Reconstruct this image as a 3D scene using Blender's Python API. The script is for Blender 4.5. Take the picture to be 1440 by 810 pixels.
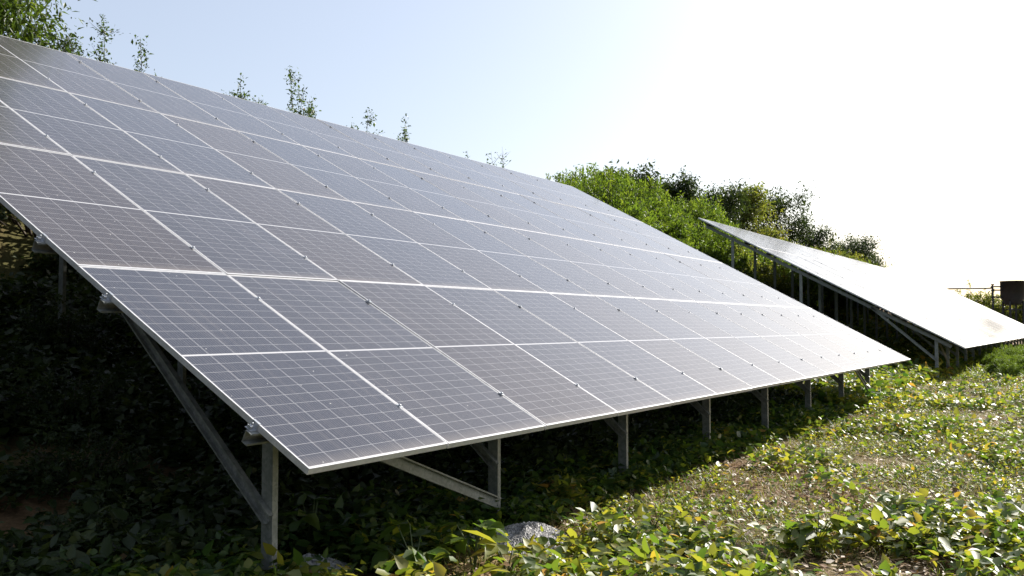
import bpy, math, random
import numpy as np
from mathutils import Vector, Matrix
R = math.radians
for o in list(bpy.data.objects): bpy.data.objects.remove(o)
SC = bpy.context.scene
COL = SC.collection

# ------------------------------------------------------------------ camera
CAM = (-3.179, -3.267, 0.711)
cd = bpy.data.cameras.new('camera'); co = bpy.data.objects.new('camera', cd); COL.objects.link(co)
co.location = CAM
co.rotation_euler = (R(90 + 2.37), 0, R(-56.92))
cd.sensor_width = 36; cd.lens = 1259.4 / 1440 * 36
cd.clip_start = .05; cd.clip_end = 3000
SC.camera = co

# ------------------------------------------------------------------ sky, sun, exposure
SUN_AZ, SUN_EL = R(107), R(32)
w = bpy.data.worlds.new('World'); SC.world = w; w.use_nodes = True
nt = w.node_tree; nt.nodes.clear()
sky = nt.nodes.new('ShaderNodeTexSky'); sky.sky_type = 'NISHITA'; sky.sun_disc = False
sky.sun_elevation = SUN_EL; sky.sun_rotation = SUN_AZ
sky.air_density = 1.0; sky.dust_density = 2.4; sky.ozone_density = 1.0; sky.altitude = 0
bg = nt.nodes.new('ShaderNodeBackground'); bg.inputs[1].default_value = .06
wo = nt.nodes.new('ShaderNodeOutputWorld')
hz_ = nt.nodes.new('ShaderNodeMix'); hz_.data_type = 'RGBA'; hz_.blend_type = 'ADD'; hz_.inputs[0].default_value = 1
hz_.inputs[7].default_value = (2.55, 2.62, 2.85, 1)      # thin high haze that pales the whole sky
nt.links.new(sky.outputs[0], hz_.inputs[6]); nt.links.new(hz_.outputs[2], bg.inputs[0]); nt.links.new(bg.outputs[0], wo.inputs[0])
sl = bpy.data.lights.new('sun', 'SUN'); sl.energy = 4.7; sl.angle = R(.55); sl.color = (1, .95, .87)
so = bpy.data.objects.new('sun', sl); COL.objects.link(so)
sdir = Vector((math.sin(SUN_AZ)*math.cos(SUN_EL), math.cos(SUN_AZ)*math.cos(SUN_EL), math.sin(SUN_EL)))
so.rotation_euler = sdir.to_track_quat('Z', 'Y').to_euler(); so.location = (0, 0, 30)
SC.view_settings.view_transform = 'Standard'; SC.view_settings.look = 'None'
SC.view_settings.exposure = 1.08; SC.view_settings.gamma = 1
SC.render.engine = 'CYCLES'
SC.cycles.max_bounces = 6; SC.cycles.diffuse_bounces = 2; SC.cycles.glossy_bounces = 3; SC.cycles.transmission_bounces = 3

# ------------------------------------------------------------------ material helpers
def mat(name):
    m = bpy.data.materials.new(name); m.use_nodes = True
    t = m.node_tree; t.nodes.clear()
    return m, t
def N(t, kind, **kw):
    n = t.nodes.new(kind)
    for k, v in kw.items():
        if k == 'i':
            for a, b in v.items(): n.inputs[a].default_value = b
        else: setattr(n, k, v)
    return n
def L(t, a, b): t.links.new(a, b)
def out(t, s):
    o = N(t, 'ShaderNodeOutputMaterial'); L(t, s, o.inputs[0])
def ramp(t, fac, stops, interp='LINEAR'):
    r = N(t, 'ShaderNodeValToRGB'); r.color_ramp.interpolation = interp
    e = r.color_ramp.elements
    while len(e) < len(stops): e.new(.5)
    for k, (p, c) in zip(e, stops): k.position = p; k.color = (*c, 1)
    if fac is not None: L(t, fac, r.inputs[0])
    return r.outputs[0]
def math_(t, op, a, b=None, clamp=False):
    n = N(t, 'ShaderNodeMath', operation=op); n.use_clamp = clamp
    for k, v in enumerate((a, b)):
        if v is None: continue
        if isinstance(v, (int, float)): n.inputs[k].default_value = v
        else: L(t, v, n.inputs[k])
    return n.outputs[0]
def mixc(t, f, a, b):
    n = N(t, 'ShaderNodeMix', data_type='RGBA')
    for s, v in ((n.inputs[0], f), (n.inputs[6], a), (n.inputs[7], b)):
        if isinstance(v, (int, float)): s.default_value = v
        elif isinstance(v, tuple): s.default_value = (*v, 1)
        else: L(t, v, s)
    return n.outputs[2]

def metal(name, c0, c1, rough=.45, metallic=.6, scale=9., stretch=(1, 1, 1)):
    m, t = mat(name)
    tc = N(t, 'ShaderNodeTexCoord'); mp = N(t, 'ShaderNodeMapping'); mp.inputs[3].default_value = stretch
    L(t, tc.outputs['Object'], mp.inputs[0])
    n = N(t, 'ShaderNodeTexNoise', i={'Scale': scale, 'Detail': 6., 'Roughness': .65}); L(t, mp.outputs[0], n.inputs[0])
    v = N(t, 'ShaderNodeTexVoronoi', i={'Scale': scale*5}); L(t, mp.outputs[0], v.inputs[0])
    f = math_(t, 'ADD', math_(t, 'MULTIPLY', n.outputs[0], .75), math_(t, 'MULTIPLY', v.outputs[1], .25))
    c = ramp(t, f, [(.35, c0), (.68, c1)])
    b = N(t, 'ShaderNodeBsdfPrincipled', i={'Metallic': metallic})
    L(t, c, b.inputs['Base Color'])
    r = math_(t, 'ADD', math_(t, 'MULTIPLY', n.outputs[0], .3), rough-.15); L(t, r, b.inputs['Roughness'])
    out(t, b.outputs[0]); return m
M_GALV = metal('galvanised_steel', (.15, .16, .152), (.28, .29, .275), .5, .35)
M_ALU = metal('anodised_aluminium', (.48, .48, .49), (.62, .62, .63), .42, .25, 14)
M_CLAMP = metal('clamp_steel', (.34, .36, .39), (.52, .54, .57), .38, .5, 30)
M_BOLT = metal('bolt_steel', (.10, .13, .2), (.25, .3, .42), .3, .8, 40)
M_TANK = metal('dark_painted_steel', (.008, .008, .010), (.02, .019, .022), .6, .1, 3)

MW, MH = 1.1317, 2.2935            # module size
PW, PH = 1.1437, 2.298            # pitch
TILT = R(28.12)
CT, ST = math.cos(TILT), math.sin(TILT)
FB = .012                          # frame lip
def glass_material():
    m, t = mat('solar_glass')
    tc = N(t, 'ShaderNodeTexCoord'); sp = N(t, 'ShaderNodeSeparateXYZ'); L(t, tc.outputs['Object'], sp.inputs[0])
    x, y = sp.outputs[0], sp.outputs[1]
    mx, my, half = .012, .019, .008          # white margin round the cells, half width of the middle band
    cw = (MW - 2*mx)/6; ch = (MH - 2*my - 2*half)/24
    g = .0012
    def lines(v, off, pitch, gap):
        u = math_(t, 'FRACT', math_(t, 'DIVIDE', math_(t, 'SUBTRACT', v, off), pitch))
        d = math_(t, 'MULTIPLY', math_(t, 'MINIMUM', u, math_(t, 'SUBTRACT', 1., u)), pitch)
        return math_(t, 'LESS_THAN', d, gap)
    upper = math_(t, 'GREATER_THAN', y, MH/2)
    ysh = math_(t, 'SUBTRACT', y, math_(t, 'MULTIPLY', upper, 2*half))
    gap = math_(t, 'MAXIMUM', lines(x, mx, cw, g), lines(ysh, my, ch, .0009))
    mid = math_(t, 'LESS_THAN', math_(t, 'ABSOLUTE', math_(t, 'SUBTRACT', y, MH/2)), half)
    ex = math_(t, 'GREATER_THAN', math_(t, 'ABSOLUTE', math_(t, 'SUBTRACT', x, MW/2)), MW/2-mx)
    ey = math_(t, 'GREATER_THAN', math_(t, 'ABSOLUTE', math_(t, 'SUBTRACT', y, MH/2)), MH/2-my)
    white = math_(t, 'MAXIMUM', math_(t, 'MAXIMUM', mid, gap), math_(t, 'MAXIMUM', ex, ey))
    bus = math_(t, 'MULTIPLY', lines(x, mx+cw/20, cw/10, .0006), .5)
    rnd = N(t, 'ShaderNodeObjectInfo').outputs['Random']
    # cells differ a little in tone, each module too
    cellv = N(t, 'ShaderNodeTexWhiteNoise', noise_dimensions='3D')
    cv = N(t, 'ShaderNodeCombineXYZ')
    L(t, math_(t, 'FLOOR', math_(t, 'DIVIDE', math_(t, 'SUBTRACT', x, mx), cw)), cv.inputs[0])
    L(t, math_(t, 'FLOOR', math_(t, 'DIVIDE', math_(t, 'SUBTRACT', ysh, my), ch)), cv.inputs[1])
    L(t, math_(t, 'MULTIPLY', rnd, 91.), cv.inputs[2]); L(t, cv.outputs[0], cellv.inputs[0])
    cell = mixc(t, cellv.outputs[0], (.012, .013, .020), (.024, .024, .034))
    cell = mixc(t, math_(t, 'FRACT', math_(t, 'MULTIPLY', rnd, 7.3)), cell, mixc(t, math_(t, 'GREATER_THAN', rnd, .45), (.024, .017, .017), (.010, .015, .030)))
    cell = mixc(t, bus, cell, (.3, .31, .33))
    base = mixc(t, white, cell, (.40, .40, .41))
    # dust film and specks
    loc = N(t, 'ShaderNodeObjectInfo').outputs['Location']
    va = N(t, 'ShaderNodeVectorMath', operation='ADD'); L(t, tc.outputs['Object'], va.inputs[0]); L(t, loc, va.inputs[1])
    no = N(t, 'ShaderNodeTexNoise', i={'Scale': 1.7, 'Detail': 7., 'Roughness': .68}); L(t, va.outputs[0], no.inputs[0])
    nf = N(t, 'ShaderNodeTexNoise', i={'Scale': 60., 'Detail': 3.}); L(t, va.outputs[0], nf.inputs[0])
    dust = math_(t, 'ADD', math_(t, 'MULTIPLY', no.outputs[0], .022), math_(t, 'MULTIPLY', nf.outputs[0], .014))
    dust = math_(t, 'ADD', dust, math_(t, 'MULTIPLY', rnd, .022))
    mpz = N(t, 'ShaderNodeMapping'); mpz.inputs[3].default_value = (26, .9, 1); L(t, va.outputs[0], mpz.inputs[0])
    st = N(t, 'ShaderNodeTexNoise', i={'Scale': 1., 'Detail': 4.}); L(t, mpz.outputs[0], st.inputs[0])
    dust = math_(t, 'ADD', dust, math_(t, 'MULTIPLY', ramp(t, st.outputs[0], [(.5, (0, 0, 0)), (.75, (1, 1, 1))]), .05))
    edge = math_(t, 'MULTIPLY', math_(t, 'SUBTRACT', 1., math_(t, 'MULTIPLY', y, 9.), True), math_(t, 'ADD', .05, math_(t, 'MULTIPLY', no.outputs[0], .22)))
    dust = math_(t, 'ADD', dust, edge)
    base = mixc(t, dust, base, (.50, .44, .38))
    vo = N(t, 'ShaderNodeTexVoronoi', i={'Scale': 22., 'Randomness': 1.}); L(t, va.outputs[0], vo.inputs[0])
    vs = N(t, 'ShaderNodeSeparateColor'); L(t, vo.outputs[1], vs.inputs[0])
    speck = math_(t, 'MULTIPLY', math_(t, 'LESS_THAN', vo.outputs[0], math_(t, 'MULTIPLY', vs.outputs[1], .10)), math_(t, 'GREATER_THAN', math_(t, 'ADD', vs.outputs[0], math_(t, 'MULTIPLY', no.outputs[0], .8)), 1.15))
    base = mixc(t, math_(t, 'MULTIPLY', speck, .75), base, (.68, .66, .62))
    b = N(t, 'ShaderNodeBsdfPrincipled', i={'IOR': 1.5, 'Sheen Weight': .07, 'Sheen Roughness': .4, 'Sheen Tint': (.95, .96, 1, 1)})
    L(t, base, b.inputs['Base Color'])
    L(t, math_(t, 'ADD', .12, math_(t, 'ADD', math_(t, 'MULTIPLY', no.outputs[0], .03), math_(t, 'MULTIPLY', rnd, .025))), b.inputs['Roughness'])
    out(t, b.outputs[0]); return m
M_GLASS = glass_material()

def leaf_material(name, stops, rough=.42, trans=.42, tgain=1.6, spec=.5):
    m, t = mat(name)
    a = N(t, 'ShaderNodeAttribute', attribute_name='tint')
    c = ramp(t, a.outputs['Fac'], stops)
    p = N(t, 'ShaderNodeBsdfPrincipled', i={'Roughness': rough, 'Specular IOR Level': spec}); L(t, c, p.inputs['Base Color'])
    tr = N(t, 'ShaderNodeBsdfTranslucent')
    g = N(t, 'ShaderNodeMix', data_type='RGBA', blend_type='MULTIPLY'); g.inputs[0].default_value = 1
    L(t, c, g.inputs[6]); g.inputs[7].default_value = (tgain*1.1, tgain*1.1, tgain*.55, 1)
    L(t, g.outputs[2], tr.inputs[0])
    mx = N(t, 'ShaderNodeMixShader'); mx.inputs[0].default_value = trans
    L(t, p.outputs[0], mx.inputs[1]); L(t, tr.outputs[0], mx.inputs[2]); out(t, mx.outputs[0]); return m
M_VINE = leaf_material('vine_leaf', [(0, (.026, .062, .014)), (.3, (.068, .115, .018)), (.52, (.145, .165, .026)), (.74, (.22, .20, .034)), (.88, (.28, .17, .035)), (1, (.21, .125, .06))], .47, .44, 1.95, .6)
M_GRASS = leaf_material('grass_blade', [(0, (.06, .11, .016)), (.6, (.16, .19, .035)), (.85, (.24, .21, .07)), (1, (.36, .29, .16))], .5, .35)
M_STRAW = leaf_material('dry_straw', [(0, (.17, .095, .045)), (.5, (.31, .19, .095)), (1, (.44, .31, .17))], .6, .12, 1.)
M_LITTER = leaf_material('dry_leaf', [(0, (.09, .05, .03)), (.5, (.22, .13, .07)), (.8, (.34, .25, .16)), (1, (.45, .38, .30))], .55, .15, 1.1, .4)
M_FEATHER = leaf_material('bright_shrub_leaf', [(0, (.032, .060, .012)), (.5, (.07, .112, .018)), (1, (.13, .17, .025))], .5, .46, 1.75, .35)
M_OLIVE = leaf_material('olive_shrub_leaf', [(0, (.035, .05, .014)), (.5, (.075, .09, .022)), (.85, (.15, .14, .03)), (1, (.17, .11, .04))], .5, .5, 2.2, .35)
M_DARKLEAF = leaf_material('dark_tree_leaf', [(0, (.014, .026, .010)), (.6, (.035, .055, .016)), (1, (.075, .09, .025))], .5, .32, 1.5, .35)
M_TREELEAF = leaf_material('broad_tree_leaf', [(0, (.022, .042, .010)), (.55, (.05, .085, .014)), (.9, (.10, .13, .022)), (1, (.14, .08, .03))], .42, .4, 1.6, .45)

def bark():
    m, t = mat('bark'); tc = N(t, 'ShaderNodeTexCoord')
    n = N(t, 'ShaderNodeTexNoise', i={'Scale': 18., 'Detail': 8.}); L(t, tc.outputs['Object'], n.inputs[0])
    b = N(t, 'ShaderNodeBsdfPrincipled', i={'Roughness': .9})
    L(t, ramp(t, n.outputs[0], [(.3, (.03, .022, .016)), (.7, (.11, .085, .06))]), b.inputs['Base Color']); out(t, b.outputs[0]); return m
M_BARK = bark()
def soil():
    m, t = mat('soil'); g = N(t, 'ShaderNodeNewGeometry')
    n1 = N(t, 'ShaderNodeTexNoise', i={'Scale': .8, 'Detail': 8., 'Roughness': .6}); L(t, g.outputs['Position'], n1.inputs[0])
    n2 = N(t, 'ShaderNodeTexNoise', i={'Scale': 28., 'Detail': 6., 'Roughness': .7}); L(t, g.outputs['Position'], n2.inputs[0])
    f = math_(t, 'ADD', math_(t, 'MULTIPLY', n1.outputs[0], .5), math_(t, 'MULTIPLY', n2.outputs[0], .5))
    c = ramp(t, f, [(.32, (.04, .026, .016)), (.5, (.15, .088, .048)), (.68, (.27, .175, .10))])
    n3 = N(t, 'ShaderNodeTexNoise', i={'Scale': .35, 'Detail': 5.}); L(t, g.outputs['Position'], n3.inputs[0])
    c = mixc(t, ramp(t, n3.outputs[0], [(.42, (0, 0, 0)), (.6, (.7, .7, .7))]), c, (.07, .085, .022))
    b = N(t, 'ShaderNodeBsdfPrincipled', i={'Roughness': .95, 'Specular IOR Level': .15}); L(t, c, b.inputs['Base Color'])
    bp = N(t, 'ShaderNodeBump', i={'Strength': .6, 'Distance': .03}); L(t, n2.outputs[0], bp.inputs['Height']); L(t, bp.outputs[0], b.inputs['Normal'])
    out(t, b.outputs[0]); return m
M_SOIL = soil()
def stone():
    m, t = mat('gravel'); g = N(t, 'ShaderNodeAttribute', attribute_name='tint')
    tc = N(t, 'ShaderNodeTexCoord'); n = N(t, 'ShaderNodeTexNoise', i={'Scale': 90., 'Detail': 4.}); L(t, tc.outputs['Object'], n.inputs[0])
    f = math_(t, 'ADD', math_(t, 'MULTIPLY', g.outputs['Fac'], .6), math_(t, 'MULTIPLY', n.outputs[0], .4))
    b = N(t, 'ShaderNodeBsdfPrincipled', i={'Roughness': .9})
    L(t, ramp(t, f, [(.2, (.22, .215, .21)), (.5, (.42, .41, .40)), (.85, (.62, .60, .58))]), b.inputs['Base Color']); out(t, b.outputs[0]); return m
M_STONE = stone()

# ------------------------------------------------------------------ object helpers
def link(name, me, parent=None):
    o = bpy.data.objects.new(name, me); COL.objects.link(o)
    if parent: o.parent = parent
    return o
def tag(o, label=None, cat=None, group=None, kind=None):
    if label: o['label'] = label
    if cat: o['category'] = cat
    if group: o['group'] = group
    if kind: o['kind'] = kind
    return o
def empty(name, loc, rz=0): 
    o = link(name, None); o.location = loc; o.rotation_euler = (0, 0, rz); o.empty_display_size = .1; return o
class MB:
    def __init__(s): s.v = []; s.f = []; s.sm = []
    def add(s, vs, fs, smooth=False):
        b = len(s.v); s.v += [tuple(p) for p in vs]
        for f in fs: s.f.append(tuple(i+b for i in f)); s.sm.append(smooth)
    def box(s, a, b):
        (x0, y0, z0), (x1, y1, z1) = a, b
        s.add([(x0,y0,z0),(x1,y0,z0),(x1,y1,z0),(x0,y1,z0),(x0,y0,z1),(x1,y0,z1),(x1,y1,z1),(x0,y1,z1)],
              [(3,2,1,0),(4,5,6,7),(0,1,5,4),(1,2,6,5),(2,3,7,6),(3,0,4,7)])
    def extrude(s, prof, p0, p1, w, f):
        """profile (list of (a,b) in the w,f directions) swept from p0 to p1"""
        p0, p1, w, f = map(Vector, (p0, p1, w, f)); n = len(prof)
        vs = [p0+w*a+f*b for a, b in prof]+[p1+w*a+f*b for a, b in prof]
        fs = [(i, (i+1) % n, n+(i+1) % n, n+i) for i in range(n)]+[tuple(range(n-1, -1, -1)), tuple(range(n, 2*n))]
        s.add(vs, fs)
    def channel(s, p0, p1, w, f, D, F, th=.004, lip=.012):
        """C section: web of depth D centred on the line along w, flanges F along f with lips"""
        w = Vector(w).normalized(); f = Vector(f).normalized(); h = D/2
        prof = [(-h, 0), (h, 0), (h, F), (h-lip, F), (h-lip, F-th), (h-th, F-th), (h-th, th), (-h+th, th), (-h+th, F-th), (-h+lip, F-th), (-h+lip, F), (-h, F)]
        s.extrude(prof, p0, p1, w, f)
    def tube(s, pts, rads, n=8, cap=True):
        pts = [Vector(p) for p in pts]; rings = []
        for i, p in enumerate(pts):
            d = (pts[min(i+1, len(pts)-1)]-pts[max(i-1, 0)]).normalized()
            a = d.orthogonal().normalized() if i == 0 else (rings_a - d*rings_a.dot(d)).normalized()
            rings_a = a; b = d.cross(a)
            rings.append([p+(a*math.cos(k*2*math.pi/n)+b*math.sin(k*2*math.pi/n))*rads[i] for k in range(n)])
        vs = [q for r in rings for q in r]; fs = []
        for i in range(len(pts)-1):
            for k in range(n): fs.append((i*n+k, i*n+(k+1) % n, (i+1)*n+(k+1) % n, (i+1)*n+k))
        if cap: fs += [tuple(range(n-1, -1, -1)), tuple(range((len(pts)-1)*n, len(pts)*n))]
        s.add(vs, fs, True)
    def mesh(s, name, m):
        me = bpy.data.meshes.new(name); me.from_pydata(s.v, [], s.f); me.materials.append(m)
        me.polygons.foreach_set('use_smooth', s.sm); me.update(); return me
    def build(s, name, m, parent=None): return link(name, s.mesh(name, m), parent)

def np_mesh(name, V, faces_flat, sizes, m, tint=None, smooth=False):
    me = bpy.data.meshes.new(name)
    me.vertices.add(len(V)); me.vertices.foreach_set('co', np.ascontiguousarray(V, np.float32).ravel())
    me.loops.add(len(faces_flat)); me.loops.foreach_set('vertex_index', np.ascontiguousarray(faces_flat, np.int32))
    sizes = np.asarray(sizes, np.int32); me.polygons.add(len(sizes))
    me.polygons.foreach_set('loop_start', np.concatenate([[0], np.cumsum(sizes)[:-1]]).astype(np.int32))
    me.polygons.foreach_set('use_smooth', np.full(len(sizes), smooth))
    me.update(calc_edges=True)
    if tint is not None:
        a = me.attributes.new('tint', 'FLOAT', 'POINT'); a.data.foreach_set('value', np.ascontiguousarray(tint, np.float32))
    me.materials.append(m); me.validate(); return me
def unit(a): return a/np.maximum(np.linalg.norm(a, axis=-1, keepdims=True), 1e-9)
HEX = (np.array([(0,0,0),(0,.5,-.05),(0,1,-.16),(-.43,.24,.05),(-.31,.62,.02),(.43,.24,.05),(.31,.62,.02)]), [(0,5,6,2,1),(0,1,2,4,3)])
DIA = (np.array([(0,0,0),(-.40,.42,.06),(0,1,-.10),(.40,.42,.06)]), [(0,3,2),(0,2,1)])
BLADE = (np.array([(-.5,0,0),(.5,0,0),(.32,.6,-.12),(-.32,.6,-.12),(0,1,-.34)]), [(0,1,2,3),(3,2,4)])
def leaves(name, P, D, U, Ln, Wd, tint, m, shape=DIA):
    """P base points, D directions, U approximate up of the blade, Ln lengths, Wd widths"""
    n = len(P); D = unit(D); X = unit(np.cross(D, U)); Z = np.cross(X, D)
    T, F = shape; k = len(T)
    V = (P[:, None] + X[:, None]*(T[None, :, :1]*Wd[:, None, None]) + D[:, None]*(T[None, :, 1:2]*Ln[:, None, None]) + Z[:, None]*(T[None, :, 2:]*Ln[:, None, None]))
    off = (np.arange(n)*k)[:, None]
    cols = [np.array(f)[None]+off for f in F]
    flat = np.concatenate(cols, 1).ravel(); sizes = np.tile([len(f) for f in F], n)
    return np_mesh(name, V.reshape(-1, 3), flat, sizes, m, np.repeat(tint, k), True)

# ------------------------------------------------------------------ terrain
KY = [-900, -60, -8, -2, .6, 1.5, 3, 5, 7, 9, 11, 13, 16, 40, 900]
KZ = [-1.6, -1.1, -.98, -.95, -.93, -.88, -.65, -.2, .35, 1.2, 2.9, 4.1, 4.6, 4.9, 5.2]
def wob(x, y, s=1.):
    return (np.sin(x*.9*s+1.3)*np.cos(y*1.1*s+.4)+.6*np.sin(x*2.3*s+y*1.7*s)+.4*np.sin(x*4.1*s-y*3.3*s+2))/2
def terrain(x, y):
    x = np.asarray(x, float); y = np.asarray(y, float)
    z = np.interp(y, KY, KZ)
    amp = np.interp(y, [-3, 1, 6, 12], [.035, .03, .12, .25])
    return z + amp*wob(x, y)
gx = np.unique(np.concatenate([np.linspace(-900, -12, 16), np.arange(-12, 34, .35), np.arange(34, 110, 1.5), np.linspace(110, 1500, 20)]))
gy = np.unique(np.concatenate([np.linspace(-900, -9, 16), np.arange(-9, 17, .35), np.arange(17, 60, 4), np.linspace(60, 900, 14)]))
GX, GY = np.meshgrid(gx, gy); GV = np.stack([GX, GY, terrain(GX, GY)], -1).reshape(-1, 3)
nx, ny = len(gx), len(gy)
ii = (np.arange(ny-1)[:, None]*nx+np.arange(nx-1)[None]).ravel()
gf = np.stack([ii, ii+1, ii+nx+1, ii+nx], 1).ravel()
tag(link('ground', np_mesh('ground', GV, gf, [4]*len(ii), M_SOIL, None, True)), kind='structure')

# ------------------------------------------------------------------ solar arrays
def plane(u, v, d=0):
    """metres along the row, metres up the slope, metres below the glass"""
    return Vector((u, v*CT + d*ST, v*ST - d*CT))
fm = MB(); TH = .035; lip = FB
fm.box((0, 0, -TH), (MW, lip, 0)); fm.box((0, MH-lip, -TH), (MW, MH, 0))
sl_ = .007
fm.box((0, lip, -TH), (sl_, MH-lip, 0)); fm.box((MW-sl_, lip, -TH), (MW, MH-lip, 0))
ME_FRAME = fm.mesh('panel_frame', M_ALU)
pm = MB(); e = .0005
pm.box((sl_+e, lip+e, -.008), (MW-sl_-e, MH-lip-e, -.0015))
ME_PANEL = pm.mesh('solar_panel', M_GLASS)
def clamp_mid():
    b = MB(); g = PW-MW
    b.box((-g-.010, -.020, .0005), (.010, .020, .004))
    b.box((-g+.001, -.025, -.03), (-.001, .025, .0004))
    b.tube([(-g/2, 0, .004), (-g/2, 0, .013)], [.009, .009], 6)
    return b.mesh('clamp', M_CLAMP)
def clamp_end():
    b = MB()
    b.box((-.004, -.025, .0005), (.010, .025, .004)); b.box((-.0035, -.025, -.036), (-.0005, .025, .0005))
    b.box((-.045, -.025, -.036), (-.0035, .025, -.033))
    b.tube([(-.025, 0, -.033), (-.025, 0, -.012)], [.011, .011], 6)
    b.tube([(-.025, 0, -.012), (-.025, 0, .002)], [.005, .005], 6)
    b.box((-.040, -.016, -.0325), (-.036, .016, -.014))
    return b.mesh('clamp', M_CLAMP)
ME_CM, ME_CE = clamp_mid(), clamp_end()
QF = (.19*PH, .83*PH)              # purlin positions on a module
rng = random.Random(5)

def solar_array(label, origin, ncol, nsingle, frames, last_brace, panel_seed):
    root = empty('solar_array', origin); tag(root, label, 'solar array')
    rg = random.Random(panel_seed)
    def put(u, r):
        p = link('solar_panel', ME_PANEL, root); p.location = plane(u*PW+(PW-MW)/2, r*PH+(PH-MH)/2, rg.uniform(-.0015, .0015))
        p.rotation_euler = (TILT+R(rg.gauss(0, .06)), R(rg.gauss(0, .05)), 0)
        link('panel_frame', ME_FRAME, p)
        for q in QF:
            c = link('clamp', ME_CE if u == 0 else ME_CM, p); c.location = (0, q, 0)
        if u == ncol-1:
            for q in QF:
                c = link('clamp', ME_CE, p); c.location = (MW, q, 0); c.rotation_euler = (0, 0, math.pi)
        return p
    for u in range(nsingle):
        for r in range(4): put(u, r)
    if nsingle < ncol:                                  # the far modules of a long row as one part
        V = []; F = []; mi = []
        me = bpy.data.meshes.new('solar_panel')
        for u in range(nsingle, ncol):
            for r in range(4):
                o = plane(u*PW+(PW-MW)/2, r*PH+(PH-MH)/2); 
                for src, k in ((pm, 0), (fm, 1)):
                    b = len(V); V += [tuple(o+Vector((p[0], p[1]*CT-p[2]*ST, p[1]*ST+p[2]*CT))) for p in src.v]
                    F += [tuple(i+b for i in f) for f in src.f]; mi += [k]*len(src.f)
        me.from_pydata(V, [], F); me.materials.append(M_ALU); me.materials.append(M_ALU); me.materials[0] = M_FARGLASS
        me.polygons.foreach_set('material_index', mi); me.update()
        tag(link('solar_panel', me, root), kind='stuff')
    Wd = ncol*PW
    for r in range(4):
        for q in QF:
            b = MB(); v = r*PH+q
            b.channel(plane(-.05, v, .072), plane(Wd+.05, v, .072), plane(0, 0, 1), plane(0, -1, 0), .070, .045)
            b.build('purlin', M_GALV, root)
    oz = origin[2]
    def under(y): return y*math.tan(TILT)-.16/CT
    ROWS = (.8, 4.75, 7.0)
    for k, X in enumerate(frames):
        b = MB(); b.channel(plane(X-.003, .35, .160), plane(X-.003, 8.9, .160), plane(0, 0, 1), (-1, 0, 0), .10, .045)
        b.build('rafter', M_GALV, root)
        for y in ROWS:
            b = MB(); zb = float(terrain(X+origin[0], y+origin[1]))-oz-.25
            b.channel((X, y, zb), (X, y, under(y)+.035), (0, 1, 0), (1, 0, 0), .092, .042)
            for zz in (under(y)-.03, under(y)+.0): b.tube([(X-.016, y, zz), (X-.002, y, zz)], [.010, .010], 6)
            b.build('post', M_GALV, root)
        p0 = Vector((X-.003, .80, -.38)); p1 = Vector((X-.003, 2.62, under(2.62)-.0)); d = (p1-p0).normalized()
        b = MB(); b.channel(p0-d*.05, p1, d.cross(Vector((1, 0, 0))), (-1, 0, 0), .075, .038)
        b.tube([(X-.016, .80, -.38), (X-.002, .80, -.38)], [.011, .011], 6)
        b.build('brace', M_GALV, root)
    for i in ((0, len(frames)-2) if last_brace else (0,)):
        xa, xb = frames[i], frames[i+1]
        p0 = Vector((xb-.01, .752, -.70)); p1 = Vector((xa+.05, .752, .19)); d = (p1-p0).normalized()
        b = MB(); b.channel(p0, p1, d.cross(Vector((0, 1, 0))), (0, -1, 0), .088, .03)
        b.build('brace', M_GALV, root)
    return root
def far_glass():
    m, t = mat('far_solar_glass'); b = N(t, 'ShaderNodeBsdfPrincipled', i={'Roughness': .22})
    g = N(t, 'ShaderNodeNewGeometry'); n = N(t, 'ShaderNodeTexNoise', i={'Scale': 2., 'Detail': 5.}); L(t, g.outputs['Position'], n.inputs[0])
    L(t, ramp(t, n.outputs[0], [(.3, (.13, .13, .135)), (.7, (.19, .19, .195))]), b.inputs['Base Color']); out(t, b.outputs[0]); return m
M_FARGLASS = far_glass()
F1 = [.45+2.335*i for i in range(8)]
solar_array('large near solar array of dark framed panels sloping up the bank on steel posts', (0, 0, 0), 15, 15, F1, True, 3)
O2 = (25.81, -.08, .05)
solar_array('farther solar array, its panels glaring white, beyond the gap in the row', O2, 42, 25, [.25+2.35*i for i in range(21)], False, 8)

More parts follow.
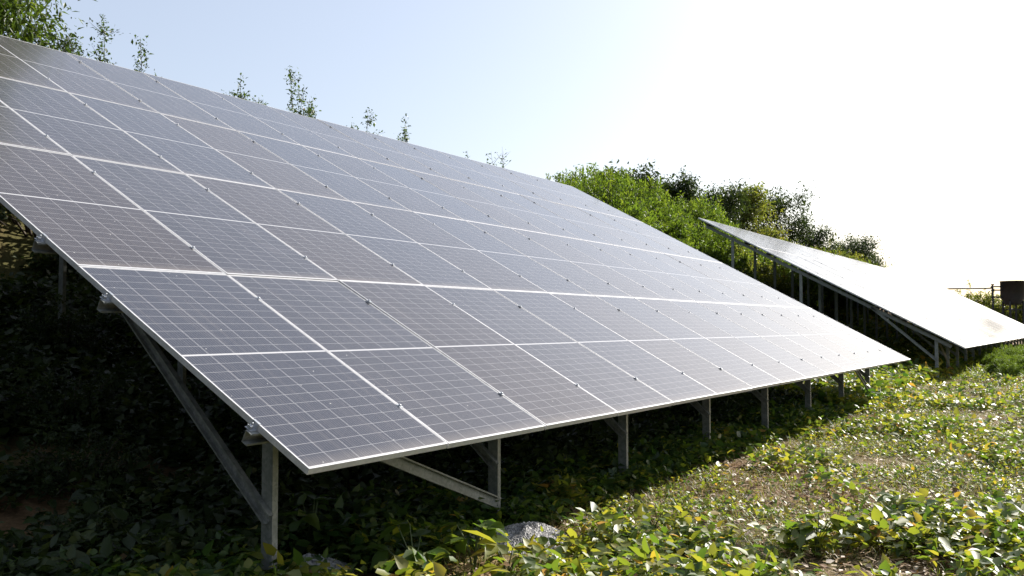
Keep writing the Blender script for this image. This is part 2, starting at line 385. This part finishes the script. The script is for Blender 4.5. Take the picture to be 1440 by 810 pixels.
# ------------------------------------------------------------------ gravel piles at the post feet
def gravel(name, x, y, r, h, seed, label):
    g = np.random.default_rng(seed); n = 4200
    a = g.uniform(0, 2*np.pi, n); q = np.sqrt(g.uniform(0, 1, n)); 
    px, py = x+np.cos(a)*q*r*1.25, y+np.sin(a)*q*r*.9
    hz = h*np.clip(1-q**1.6, 0, 1)*(1+.25*np.sin(a*3+seed))
    T = np.array([(0,0,1),(1,0,0),(0,1,0),(-1,0,0),(0,-1,0),(0,0,-1)], float)
    F = np.array([(0,1,2),(0,2,3),(0,3,4),(0,4,1),(5,2,1),(5,3,2),(5,4,3),(5,1,4)])
    C = np.stack([px, py, terrain(px, py)+hz], 1)
    S = g.uniform(.006, .016, (n, 1, 1))*g.uniform(.7, 1.3, (n, 6, 1))
    ang = g.uniform(0, 6.28, n); rot = np.zeros((n, 3, 3)); rot[:, 0, 0] = np.cos(ang); rot[:, 0, 1] = -np.sin(ang); rot[:, 1, 0] = np.sin(ang); rot[:, 1, 1] = np.cos(ang); rot[:, 2, 2] = .8
    V = C[:, None]+np.einsum('kj,nij->nki', T, rot)*S
    flat = (F[None]+(np.arange(n)*6)[:, None, None]).ravel(); V = V.reshape(-1, 3); tint = np.repeat(g.uniform(0, 1, n), 6)
    # the mound itself
    m = 20; k = 24; th = np.linspace(0, 2*np.pi, k, endpoint=False); rr = np.linspace(0, 1, m)
    QA, QR = np.meshgrid(th, rr); mxx, myy = x+np.cos(QA)*QR*r*1.3, y+np.sin(QA)*QR*r*.95
    mz = terrain(mxx, myy)+h*np.clip(1-QR**1.6, 0, 1)*(1+.25*np.sin(QA*3+seed))*(1+.15*wob(mxx*14, myy*14))-.004-.05*(QR > .98)
    MV = np.stack([mxx, myy, mz], -1).reshape(-1, 3); b0 = len(V)
    mf = np.array([(b0+i*k+j, b0+i*k+(j+1) % k, b0+(i+1)*k+(j+1) % k, b0+(i+1)*k+j) for i in range(m-1) for j in range(k)])[:, ::-1]
    me = np_mesh(name, np.concatenate([V, MV]), np.concatenate([flat, mf.ravel()]), [3]*(n*8)+[4]*len(mf), M_STONE, np.concatenate([tint, np.full(len(MV), .2)]))
    tag(link(name, me), label, 'gravel pile')
gravel('gravel_pile', 2.66, .42, .32, .11, 2, 'pale grey gravel pile at the foot of the second front post')
gravel('gravel_pile', 1.05, 1.05, .26, .10, 4, 'small grey gravel pile by the nearest front post')

# ------------------------------------------------------------------ ground cover
def cover_pts(g, n, x0, x1, y0, y1, near=8., pw=1.4):
    x = g.uniform(x0, x1, n); y = g.uniform(y0, y1, n)
    d = np.hypot(x-CAM[0], y-CAM[1])
    k = g.uniform(0, 1, n) < np.minimum(1, (near/d)**pw)
    return x[k], y[k], d[k]
def patch(x, y, s, ph):
    return .5+.5*(np.sin(x*s+ph)*np.sin(y*s*1.2+ph*2.1)*.6+np.sin(x*s*2.3+y*s*1.9+ph*3)*.4+np.sin(x*s*4.7-y*s*5.3+ph)*.25)/1.1
g = np.random.default_rng(11)
def off_piles(x, y):
    return (((x-2.50)/.52)**2+((y-.28)/.46)**2 > 1) & (((x-.92)/.46)**2+((y-.95)/.42)**2 > 1)
def leaf_field(name, x0, x1, y0, y1, nplants, per, hmax, lsize, seed, tintbase, m, near=8., thresh=.35, shape=HEX):
    g = np.random.default_rng(seed)
    x, y, d = cover_pts(g, nplants, x0, x1, y0, y1, near)
    dens = patch(x, y, 1.3, seed*.7)*.6+patch(x, y, .37, seed*1.3)*.4
    k = g.uniform(0, 1, len(x)) < np.clip((dens+.10*wob(x*2.7, y*2.9)-thresh)*7+.10, 0, 1)
    x, y, d, dens = x[k], y[k], d[k], dens[k]
    k = off_piles(x, y); x, y, d, dens = x[k], y[k], d[k], dens[k]
    n = len(x); idx = np.repeat(np.arange(n), per); N_ = len(idx)
    hp = hmax*(.35+.65*g.uniform(0, 1, n))*np.clip(.5+dens, .5, 1.3)
    a = g.uniform(0, 2*np.pi, N_); rad = g.uniform(.01, .16, N_)*np.maximum(1, (d[idx]/14)**.5)
    bx, by = x[idx]+np.cos(a)*rad, y[idx]+np.sin(a)*rad
    bz = terrain(bx, by)+.015+hp[idx]*g.uniform(.15, 1, N_)
    el = g.normal(.08, .5, N_)
    D = np.stack([np.cos(a)*np.cos(el), np.sin(a)*np.cos(el), np.sin(el)], 1)
    U = np.tile([0., 0, 1.], (N_, 1))+g.normal(0, .38, (N_, 3))
    sc = np.maximum(1, (d[idx]/14)**.55)*np.clip(np.exp(g.normal(0, .33, N_)), .45, 1.55)
    Ln = lsize*sc
    pt = np.clip(tintbase+g.normal(0, .13, n), 0, .8)
    tint = np.clip(pt[idx]+g.normal(0, .12, N_)+(g.uniform(0, 1, N_) < .05)*g.uniform(.2, .5, N_), 0, 1)
    me = leaves(name, np.stack([bx, by, bz], 1), D, U, Ln, Ln*g.uniform(.6, .95, N_), tint, m, shape)
    return me, N_
me, c1 = leaf_field('vine_leaves', -2, 30, -9, 1.0, 52000, 9, .24, .074, 21, .44, M_VINE, 8, .56)
tag(link('ground_vines', me), 'low yellow green vine leaves carpeting the sunlit ground', 'ground cover', kind='stuff')
me, c2 = leaf_field('vine_leaves', 30, 95, -12, 1.0, 90000, 6, .30, .075, 22, .48, M_VINE, 14, .34)
tag(link('ground_vines', me), 'distant green vine leaves covering the sunlit ground towards the far array', 'ground cover', kind='stuff')
me, c3 = leaf_field('shade_leaves', -9, 17, 1.35, 9.5, 42000, 8, .34, .085, 23, .45, M_DARKLEAF, 10, .24)  # darker leaf colour here paints in the deep shade under the array
tag(link('shade_toned_leaves', me), 'undergrowth behind the front posts, its leaves coloured darker to deepen the shade', 'ground cover', kind='stuff')
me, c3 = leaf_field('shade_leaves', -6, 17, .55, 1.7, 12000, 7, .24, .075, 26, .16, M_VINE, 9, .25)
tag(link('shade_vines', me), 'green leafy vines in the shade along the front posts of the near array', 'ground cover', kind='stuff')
me, c4 = leaf_field('shade_leaves', 14, 62, .8, 11, 60000, 7, .40, .11, 24, .40, M_VINE, 14, .20)
tag(link('gap_vines', me), 'leafy vines on the slope in the gap and on under the far array', 'ground cover', kind='stuff')

me, c5 = leaf_field('weed_leaves', -2, 40, -9, 1.0, 60000, 9, .10, .040, 25, .42, M_VINE, 8, .55, DIA)
tag(link('small_weeds', me), 'tiny green and yellow weed leaves low on the sunlit soil', 'ground cover', kind='stuff')
def blades(name, x0, x1, y0, y1, n, near, h, wd, seed, m, flat=False, thresh=.4, tl=(.0, 1.)):
    g = np.random.default_rng(seed)
    x, y, d = cover_pts(g, n, x0, x1, y0, y1, near)
    dens = patch(x, y, 1.9, seed*.31)*.6+patch(x, y, .5, seed*.77)*.4
    k = g.uniform(0, 1, len(x)) < np.clip((dens-thresh)*4+.05, 0, 1); x, y, d = x[k], y[k], d[k]
    k = off_piles(x, y); x, y, d = x[k], y[k], d[k]
    n = len(x); a = g.uniform(0, 2*np.pi, n)
    el = g.normal(.06, .10, n) if flat else g.uniform(.6, 1.45, n)
    D = np.stack([np.cos(a)*np.cos(el), np.sin(a)*np.cos(el), np.sin(el)], 1)
    U = np.stack([-np.cos(a)*np.sin(el), -np.sin(a)*np.sin(el), np.cos(el)], 1)+g.normal(0, .2, (n, 3))
    s = np.maximum(1, (d/12)**.6)
    P = np.stack([x, y, terrain(x, y)+(g.uniform(0, .05, n) if flat else 0)], 1)
    return leaves(name, P, D, U, h*np.exp(g.normal(0, .35, n))*s**.5, wd*s*g.uniform(.7, 1.4, n), np.clip(g.uniform(*tl, n), 0, 1), m, BLADE)
tag(link('grass', blades('grass', -2, 26, -9, .9, 330000, 7, .085, .0055, 31, M_GRASS, False, .30)), 'short fine grass between the vine leaves', 'grass', kind='stuff')
tag(link('grass', blades('grass', 26, 95, -12, 1.0, 140000, 16, .22, .012, 32, M_GRASS, False, .36, (0, .7))), 'taller grass towards the far array', 'grass', kind='stuff')
gl = np.random.default_rng(41)
lx, ly, ld = cover_pts(gl, 60000, -2, 30, -9, 1.2, 8); k_ = off_piles(lx, ly); lx, ly, ld = lx[k_], ly[k_], ld[k_]; n_ = len(lx); la = gl.uniform(0, 6.28, n_)
lL = .055*np.exp(gl.normal(0, .3, n_))*np.maximum(1, (ld/14)**.5)
tag(link('leaf_litter', leaves('leaf_litter', np.stack([lx, ly, terrain(lx, ly)+gl.uniform(.005, .05, n_)], 1), np.stack([np.cos(la), np.sin(la), gl.normal(.05, .2, n_)], 1), np.tile([0., 0, 1.], (n_, 1))+gl.normal(0, .35, (n_, 3)), lL, lL*gl.uniform(.4, .8, n_), gl.uniform(0, 1, n_), M_LITTER, HEX)), 'fallen brown and pale dry leaves on the soil', 'leaf litter', kind='stuff')
tag(link('dry_straw', blades('dry_straw', -2, 30, -9, .9, 110000, 7, .16, .009, 33, M_STRAW, True, .30)), 'dry tan straw and dead stems lying on the soil', 'straw', kind='stuff')

# ------------------------------------------------------------------ plants as things
def shoots(seed, n, rad, h, per, leaf, wr, tint, spread=.16, t0=.35, low=.12, droop=0., up=.0, jit=.16):
    """leaves along shoots that radiate from the base of a bush"""
    g = np.random.default_rng(seed)
    a = g.uniform(0, 2*np.pi, n); e = np.arcsin(g.uniform(low, 1, n))
    rr = np.exp(g.normal(0, jit, n))
    E = np.stack([np.cos(a)*np.cos(e)*rad*rr, np.sin(a)*np.cos(e)*rad*rr, np.sin(e)*h*rr], 1)
    B = np.stack([np.cos(a)*rad*.12, np.sin(a)*rad*.12, np.zeros(n)], 1)
    idx = np.repeat(np.arange(n), per); N_ = len(idx)
    t = t0+(1-t0)*g.uniform(0, 1, N_)**.75
    P = B[idx]*(1-t)[:, None]+E[idx]*t[:, None]; P[:, 2] += .12*h*np.sin(t*np.pi)
    P += g.normal(0, 1, (N_, 3))*spread*(1.15-t)[:, None]
    P[:, 2] = np.maximum(P[:, 2], .03)
    ax = unit(E[idx]-B[idx]); D = unit(ax*.6+g.normal(0, .7, (N_, 3))+np.array([0, 0, up-droop]))
    U = np.tile([0., 0, 1.], (N_, 1))+g.normal(0, .45, (N_, 3))
    Ln = leaf*np.exp(g.normal(0, .25, N_))
    tn = np.clip(tint+g.normal(0, .14, n)[idx]+g.normal(0, .13, N_), 0, 1)
    return (P, D, U, Ln, Ln*wr, tn), (B, E)
def stems_mesh(B, E, k, r, h, n=5):
    b = MB()
    for i in range(min(k, len(B))):
        p0, p1 = Vector(B[i]), Vector(E[i]); pts = []
        for t in (0, .35, .7, 1): 
            p = p0.lerp(p1, t); p.z += .12*h*math.sin(t*math.pi); pts.append(p)
        pts[0].z -= .15
        b.tube(pts, [r, r*.75, r*.45, r*.15], n)
    return b.mesh('stems', M_BARK)
def shrub_proto(seed, n, rad, h, per, leaf, wr, tint, m, **kw):
    A, (B, E) = shoots(seed, n, rad, h, per, leaf, wr, tint, **kw)
    return leaves('foliage', *A, m, DIA), stems_mesh(B, E, 26, .022, h)
FEA = [shrub_proto(100+i, 190, 1.6, 2.0, 70, .115, .45, .55, M_FEATHER, up=.1, spread=.22, jit=.10) for i in range(3)]
OLI = [shrub_proto(120+i, 150, 1.4, 1.7, 65, .10, .55, .45, M_OLIVE) for i in range(3)]
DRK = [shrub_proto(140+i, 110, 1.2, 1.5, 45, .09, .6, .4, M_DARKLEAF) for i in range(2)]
rs = random.Random(77)
def shrub(name, proto, x, y, s, sz, label, group, cat='shrub'):
    o = empty(name, (x, y, float(terrain(x, y))-.05), rs.uniform(0, 6.28)); o.scale = (s, s, s*sz)
    link('foliage', proto[0], o); link('stems', proto[1], o)
    return tag(o, label, cat, group)
# bright green shrubs on the bank seen in the gap between the arrays
for row, (y, s0, x0, x1, st) in enumerate(((9.3, .95, 17.5, 32, 1.9), (11.0, 1.2, 22.8, 35, 2.0), (12.7, 1.15, 25, 38, 2.1), (14.4, 1.1, 29, 39, 2.3))):
    x = x0
    while x < x1:
        shrub('feathery_shrub', rs.choice(FEA), x+rs.uniform(-.5, .5), y+rs.uniform(-.5, .5), s0*rs.uniform(.85, 1.15), rs.uniform(.9, 1.15),
              'feathery bright green shrub on the bank between the two arrays', 'bright shrubs on the bank'); x += st
for y, s0, x0, x1, st in ((9.6, 1.15, 28, 62, 2.7), (11.4, 1.1, 34, 70, 2.8), (13.4, 1.1, 38, 74, 3.4)):
    x = x0
    while x < x1:
        shrub('bank_shrub', rs.choice(OLI+FEA) if y < 10 else rs.choice(OLI), x+rs.uniform(-.6, .6), y+rs.uniform(-.5, .5), s0*rs.uniform(.85, 1.2), rs.uniform(.9, 1.2),
              'green shrub on the bank behind the far array', 'olive shrubs behind the far array'); x += st
for y, s0, x0, x1, st in ((9.7, 1.0, -8, 17, 2.0), (12.2, 1.0, -9, 19, 2.4)):
    x = x0
    while x < x1:
        shrub('dark_shrub', rs.choice(DRK), x+rs.uniform(-.5, .5), y+rs.uniform(-.4, .4), s0*rs.uniform(.85, 1.1), .9,
              'dark shrub on the shaded bank behind the near array', 'dark shrubs behind the near array'); x += st

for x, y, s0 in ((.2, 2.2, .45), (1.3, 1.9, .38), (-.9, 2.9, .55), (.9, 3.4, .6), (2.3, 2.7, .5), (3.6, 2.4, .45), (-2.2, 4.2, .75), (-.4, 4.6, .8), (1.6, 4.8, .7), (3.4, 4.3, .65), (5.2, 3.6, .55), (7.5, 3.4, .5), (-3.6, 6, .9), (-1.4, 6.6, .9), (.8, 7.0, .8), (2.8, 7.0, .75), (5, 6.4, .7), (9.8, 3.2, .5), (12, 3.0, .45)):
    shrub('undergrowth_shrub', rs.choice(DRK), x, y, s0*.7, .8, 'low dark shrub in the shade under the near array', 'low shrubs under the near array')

# ------------------------------------------------------------------ trees
def tree(name, x, y, h, cr, seed, m, leaf, nleaf, label, trunk_r=.09, lean=(0, 0), crown0=.35, group=None, wr=.5, tint=.45, droop=.25, limbs=9, clump=.55):
    g = np.random.default_rng(seed); rr = random.Random(seed)
    o = empty(name, (x, y, float(terrain(x, y))-.05)); tag(o, label, 'tree', group)
    b = MB(); top = Vector((lean[0], lean[1], h*.82)); pts = []; 
    for i in range(7):
        t = i/6; pts.append(Vector((lean[0]*t**1.5+rr.gauss(0, .03)*h*.2*(i > 0), lean[1]*t**1.5+rr.gauss(0, .03)*h*.2*(i > 0), h*.82*t-(.2 if i == 0 else 0))))
    b.tube(pts, [trunk_r*(1-.85*i/6) for i in range(7)], 8)
    tw = []
    for k in range(limbs):
        t = crown0*.7+(1-crown0*.7)*(k+.5)/limbs; f = t*6; i = min(int(f), 5); p = pts[i].lerp(pts[i+1], f-i)
        a = k*2.4+rr.uniform(-.5, .5); ln = cr*(1.1-.45*t)*rr.uniform(.8, 1.2); el = rr.uniform(.15, .9)
        e1 = p+Vector((math.cos(a)*math.cos(el), math.sin(a)*math.cos(el), math.sin(el)))*ln
        mid = p.lerp(e1, .5)+Vector((rr.gauss(0, .06), rr.gauss(0, .06), rr.gauss(.05, .05)))*ln
        b.tube([p, mid, e1], [trunk_r*.42*(1.1-t), trunk_r*.28*(1.1-t), trunk_r*.08], 6, True)
        for q in range(5):
            s = p.lerp(mid, rr.uniform(.5, 1)) if q < 2 else mid.lerp(e1, rr.uniform(.1, 1))
            d = Vector((rr.gauss(0, 1), rr.gauss(0, 1), rr.gauss(.3, .7))).normalized()*ln*rr.uniform(.3, .6)
            b.tube([s, s+d*.5+Vector((0, 0, .03)), s+d], [trunk_r*.10, trunk_r*.07, .003], 4, False); tw.append((s, s+d))
        tw.append((mid, e1))
    b.build('trunk', M_BARK, o)
    tw.append((pts[-2], pts[-1]+Vector((0, 0, h*.18))))
    S = np.array([list(a) for a, c in tw]); E = np.array([list(c) for a, c in tw])
    wl = np.linalg.norm(E-S, axis=1)+.1; idx = g.choice(len(S), nleaf, p=wl/wl.sum()); tt = g.uniform(.15, 1.05, nleaf)
    P = S[idx]+(E-S)[idx]*tt[:, None]+g.normal(0, 1, (nleaf, 3))*clump*cr*.22
    D = g.normal(0, 1, (nleaf, 3))+unit((E-S)[idx])*.6; D[:, 2] -= droop*1.5
    U = np.tile([0., 0, 1.], (nleaf, 1))+g.normal(0, .5, (nleaf, 3)); Ln = leaf*np.exp(g.normal(0, .25, nleaf))
    tn = np.clip(tint+g.normal(0, .12, len(S))[idx]+g.normal(0, .14, nleaf), 0, 1)
    link('crown', leaves('crown', P, D, U, Ln, Ln*wr, tn, m, DIA), o)
    return o
# the tree and saplings that rise over the top edge of the near array
tree('broadleaf_tree', 4.3, 12.2, 6.9, 2.05, 301, M_TREELEAF, .12, 20000, 'large leafy broadleaf tree over the top left corner of the near array', .12, wr=.45, droop=.6, limbs=14, crown0=.3)
tree('broadleaf_tree', 1.2, 13.0, 5.6, 2.0, 302, M_TREELEAF, .13, 8000, 'dense tree on the bank at the far left, cut by the frame', .13, wr=.45, droop=.6, limbs=14, crown0=.3)
for x, y, h, cr, sd, lab in ((-5.5, 10.5, 5.5, 2.4, 303, 'tall unseen tree added on the bank to block sky light'), (-8.5, 6.0, 5.5, 2.4, 304, 'unseen spreading tree added at the foot of the bank to block sky light'), (-9.5, 1.5, 5.0, 2.4, 305, 'unseen tree added on the flat ground well left to block sky light'), (-12, 4, 6.5, 2.8, 306, 'tallest unseen tree added left of the array to block sky light'), (-11, -3, 6, 2.8, 307, 'unseen tree added behind the camera to block sky light')):
    tree('broadleaf_tree', x, y, h, cr, sd, M_TREELEAF, .20, 13000, lab, .14, wr=.55, droop=.4, limbs=14, crown0=.1)  # unseen trees, added to keep sky light from under the near array
def sapling(x, y, ztop, cr, seed, nleaf, label, leaf=.066, m=M_TREELEAF, n=3, name='sapling'):
    z0 = float(terrain(x, y)); h = ztop-z0; cr *= 1.9; nleaf = int(nleaf*1.7); n += 1
    g = np.random.default_rng(seed); o = empty(name, (x, y, z0-.05)); tag(o, label, 'sapling', 'saplings above the near array')
    b = MB(); PP = []; 
    for k in range(n):
        a = g.uniform(0, 6.28); tip = np.array([math.cos(a)*cr*(k > 0), math.sin(a)*cr*(k > 0), h*(1 if k == 0 else g.uniform(.75, .95))])
        q = [np.array([0, 0, -.1])+(tip)*t+np.array([g.normal(0, .03), g.normal(0, .03), 0])*(0 < t < 1) for t in (0, .25, .5, .75, 1)]
        b.tube(q, [.018, .015, .011, .007, .002], 5); PP.append(q)
        for j in range(11):
            t = g.uniform(.45, .95); i = int(t*4); p = q[i]+(q[min(i+1, 4)]-q[i])*(t*4-i); a2 = g.uniform(0, 6.28); l = cr*g.uniform(.5, 1.1)*(1.25-t)
            e2 = p+np.array([math.cos(a2)*l, math.sin(a2)*l, l*.8]); b.tube([p, (p+e2)/2, e2], [.006, .004, .0015], 4, False); PP.append([p, (p+e2)/2, e2])
    b.build('stem', M_BARK, o)
    S = []; E = []
    for q in PP:
        for i in range(len(q)-1):
            if len(q) == 3 or i >= 1: S.append(q[i]); E.append(q[i+1])
    S = np.array(S); E = np.array(E); wl = np.linalg.norm(E-S, axis=1); idx = g.choice(len(S), nleaf, p=wl/wl.sum()); tt = g.uniform(0, 1, nleaf)
    P = S[idx]+(E-S)[idx]*tt[:, None]+g.normal(0, .05, (nleaf, 3)); D = g.normal(0, .8, (nleaf, 3))+unit((E-S)[idx])*.5; D[:, 2] -= .3
    U = np.tile([0., 0, 1.], (nleaf, 1))+g.normal(0, .6, (nleaf, 3)); Ln = leaf*np.exp(g.normal(0, .25, nleaf))
    link('leaves', leaves('leaves', P, D, U, Ln, Ln*.6, np.clip(.35+g.normal(0, .2, nleaf), 0, 1), m), o)
sapling(5.78, 11, 6.22, .36, 401, 2200, 'bushy sapling nearest the big tree above the array edge', n=6)
sapling(6.49, 11, 6.02, .15, 402, 480, 'thin single stem sapling second along the array edge', n=1)
sapling(8.75, 11, 5.88, .24, 403, 900, 'small twin tipped sapling third along the array edge', n=3)
sapling(10.05, 11, 6.36, .36, 404, 1700, 'tallest loose leaved sapling midway along the array edge', n=4)
sapling(12.5, 11, 5.95, .38, 405, 1500, 'low spreading sapling past the middle of the array edge', n=5)
sapling(13.85, 11, 6.06, .13, 406, 480, 'slim upright sapling near the low spreading one', n=1)
sapling(16.5, 11, 5.62, .18, 407, 90, 'wispy short sapling far along the array edge', n=2, leaf=.08)
sapling(18.2, 11, 6.02, .5, 408, 150, 'sparse twiggy sapling last along the array edge', n=3, leaf=.08)
# trees on the crest beyond the gap
for x, y, h, cr, sd, lab, m_, nl in ((33.5, 14.5, 3.0, 1.6, 311, 'dense dark tree on the crest directly behind the bright shrubs', M_DARKLEAF, 7000),
        (38, 14.5, 3.3, 1.9, 312, 'dark spreading tree on the crest left of the bare branched one', M_DARKLEAF, 8000),
        (43, 14, 3.7, 2.0, 313, 'dark tree with bare branches above the corner of the far array', M_DARKLEAF, 6500),
        (48.5, 14, 4.5, 2.1, 314, 'tall olive tree on the crest behind the far array', M_OLIVE, 7500),
        (55, 14, 5.4, 2.3, 315, 'tallest loose tree at the right end of the crest group', M_DARKLEAF, 5200),
        (60, 13, 3.3, 1.6, 316, 'small airy tree right of the tallest crest tree', M_DARKLEAF, 3000),
        (77, 14, 3.4, 2.3, 317, 'round dark tree standing alone over the far array', M_DARKLEAF, 7000),
        (82, 14, 2.6, 1.8, 318, 'lower dark tree at the right of the lone round one', M_DARKLEAF, 5000)):
    tree('crest_tree', x, y, h, cr, sd, m_, .19, int(nl*1.4), lab, .10, limbs=11, clump=.6)
for x, y, s in ((99, 6.6, 2.0), (101, 4.8, 2.15), (102, 2.8, 2.0)):
    z = float(terrain(x, y))
    shrub('hedge_shrub', rs.choice(OLI), x, y, s, 1.1, 'hazy green shrub behind the dark hopper', 'shrubs behind the hopper')
# tall weeds at the right edge before the far array
for i in range(26):
    x = rs.uniform(27, 44); y = -3.27+(x+3.18)*rs.uniform(.052, .088)
    shrub('tall_weed', rs.choice(FEA), x, y, .32*rs.uniform(.8, 1.3), 1.0, 'clump of tall green weeds in front of the far array', 'weeds before the far array', 'weed')
# broad leaved plants in the shadow edge
def broad_plant(x, y, h, n, seed, label, leaf=.16, tint=.3):
    g = np.random.default_rng(seed); o = empty('leafy_weed', (x, y, float(terrain(x, y)))); tag(o, label, 'weed', 'leafy weeds along the shadow edge')
    b = MB(); P = []; D = []
    for k in range(n):
        a = k*2.4+g.uniform(-.4, .4); r = h*.45*g.uniform(.3, 1); z = h*g.uniform(.45, 1); e2 = Vector((math.cos(a)*r, math.sin(a)*r, z))
        b.tube([(0, 0, -.03), (e2.x*.35, e2.y*.35, z*.6), e2], [.006, .005, .003], 5, False)
        for q in (-.7, 0, .7): P.append(e2); D.append((math.cos(a+q), math.sin(a+q), g.normal(-.1, .3)))
    b.build('stems', M_STEM, o); P = np.array([list(p) for p in P]); D = np.array(D); m = len(P)
    link('leaves', leaves('leaves', P, D, np.tile([0., 0, 1], (m, 1))+g.normal(0, .3, (m, 3)), leaf*np.exp(g.normal(0, .2, m)), leaf*.75*np.ones(m), np.clip(tint+g.normal(0, .12, m), 0, 1), M_VINE, HEX), o)
m_, t_ = mat('green_stem'); b_ = N(t_, 'ShaderNodeBsdfPrincipled', i={'Base Color': (.07, .10, .03, 1), 'Roughness': .6}); out(t_, b_.outputs[0]); M_STEM = m_
broad_plant(1.25, .35, .42, 9, 501, 'broad leaved weed left of the long brace, in shade')
broad_plant(1.75, .25, .36, 8, 502, 'leafy weed in the shade just left of the second post')
broad_plant(1.55, -.15, .28, 7, 503, 'yellow green weed at the shadow edge by the frame bottom', tint=.6)
broad_plant(.10, .45, .25, 6, 504, 'bright leafed weed left of the nearest post', tint=.6)
broad_plant(3.30, -.35, .30, 8, 505, 'feathery lit weed in front of the second post gravel', .10, .45)
broad_plant(3.5, -1.55, .30, 11, 506, 'large leafed vine clump at the lower right', .14, .4)
broad_plant(4.6, -1.9, .30, 10, 507, 'large leafed vine clump at the right edge', .14, .45)

broad_plant(1.35, 1.35, .38, 9, 508, 'large soft leaved plant in deep shade right of the nearest post', .15, .2)
broad_plant(-.55, 1.0, .30, 8, 509, 'green leafed plant in deep shade left of the nearest brace foot', .15, .25)
broad_plant(-.95, 1.7, .36, 8, 510, 'dim broad leaved plant low at the left edge of the shade', .16, .2)

# ------------------------------------------------------------------ hopper with a long pole
def lathe(b, prof, n=32):
    vs = []; fs = []
    for r, z in prof: vs += [(r*math.cos(k*2*math.pi/n), r*math.sin(k*2*math.pi/n), z) for k in range(n)]
    for i in range(len(prof)-1):
        for k in range(n): fs.append((i*n+k, i*n+(k+1) % n, (i+1)*n+(k+1) % n, (i+1)*n+k))
    b.add(vs, fs, True)
hz = float(terrain(93.9, 3.3))
hp = empty('feed_hopper', (93.9, 3.27, hz), R(-57)); tag(hp, 'black round hopper on a post frame with a long thin pole', 'hopper')
zb = 2.62-hz; zt = 4.88-hz
b = MB(); lathe(b, [(.02, zb), (.72, zb), (.74, zb+.12), (1.06, zb+.75), (1.06, zt-.06), (1.09, zt-.06), (1.09, zt), (1.02, zt), (1.0, zt-.5), (.02, zt-.5)]); b.build('drum', M_TANK, hp)
for sx, sy in ((-.62, -.62), (.62, -.62), (.62, .62), (-.62, .62)):
    b = MB(); b.box((sx-.07, sy-.07, -.1), (sx+.07, sy+.07, zb+.35)); b.build('leg', M_TANK, hp)
b = MB(); b.box((-.6, -.66, zb-.5), (.6, -.58, zb-.4)); b.box((-.6, .58, zb-.5), (.6, .66, zb-.4)); b.build('crossbar', M_TANK, hp)
b = MB(); b.tube([(-1.9, 0, -.1), (-1.9, 0, 4.55-hz)], [.085, .085], 10); b.tube([(-1.9, 0, 4.50-hz), (-1.9, 0, 4.60-hz)], [.13, .13], 10); b.build('side_post', M_TANK, hp)
for z in (4.35, 4.02, 3.36):
    b = MB(); b.box((-2.05, -.07, z-hz-.06), (-.98, .07, z-hz+.06)); b.build('bracket', M_TANK, hp)
b = MB(); b.tube([(-6.35, 0, 4.12-hz), (-6.0, 0, 4.15-hz), (-2.0, 0, 4.22-hz)], [.02, .065, .075], 8); b.build('pole', M_TANK, hp)
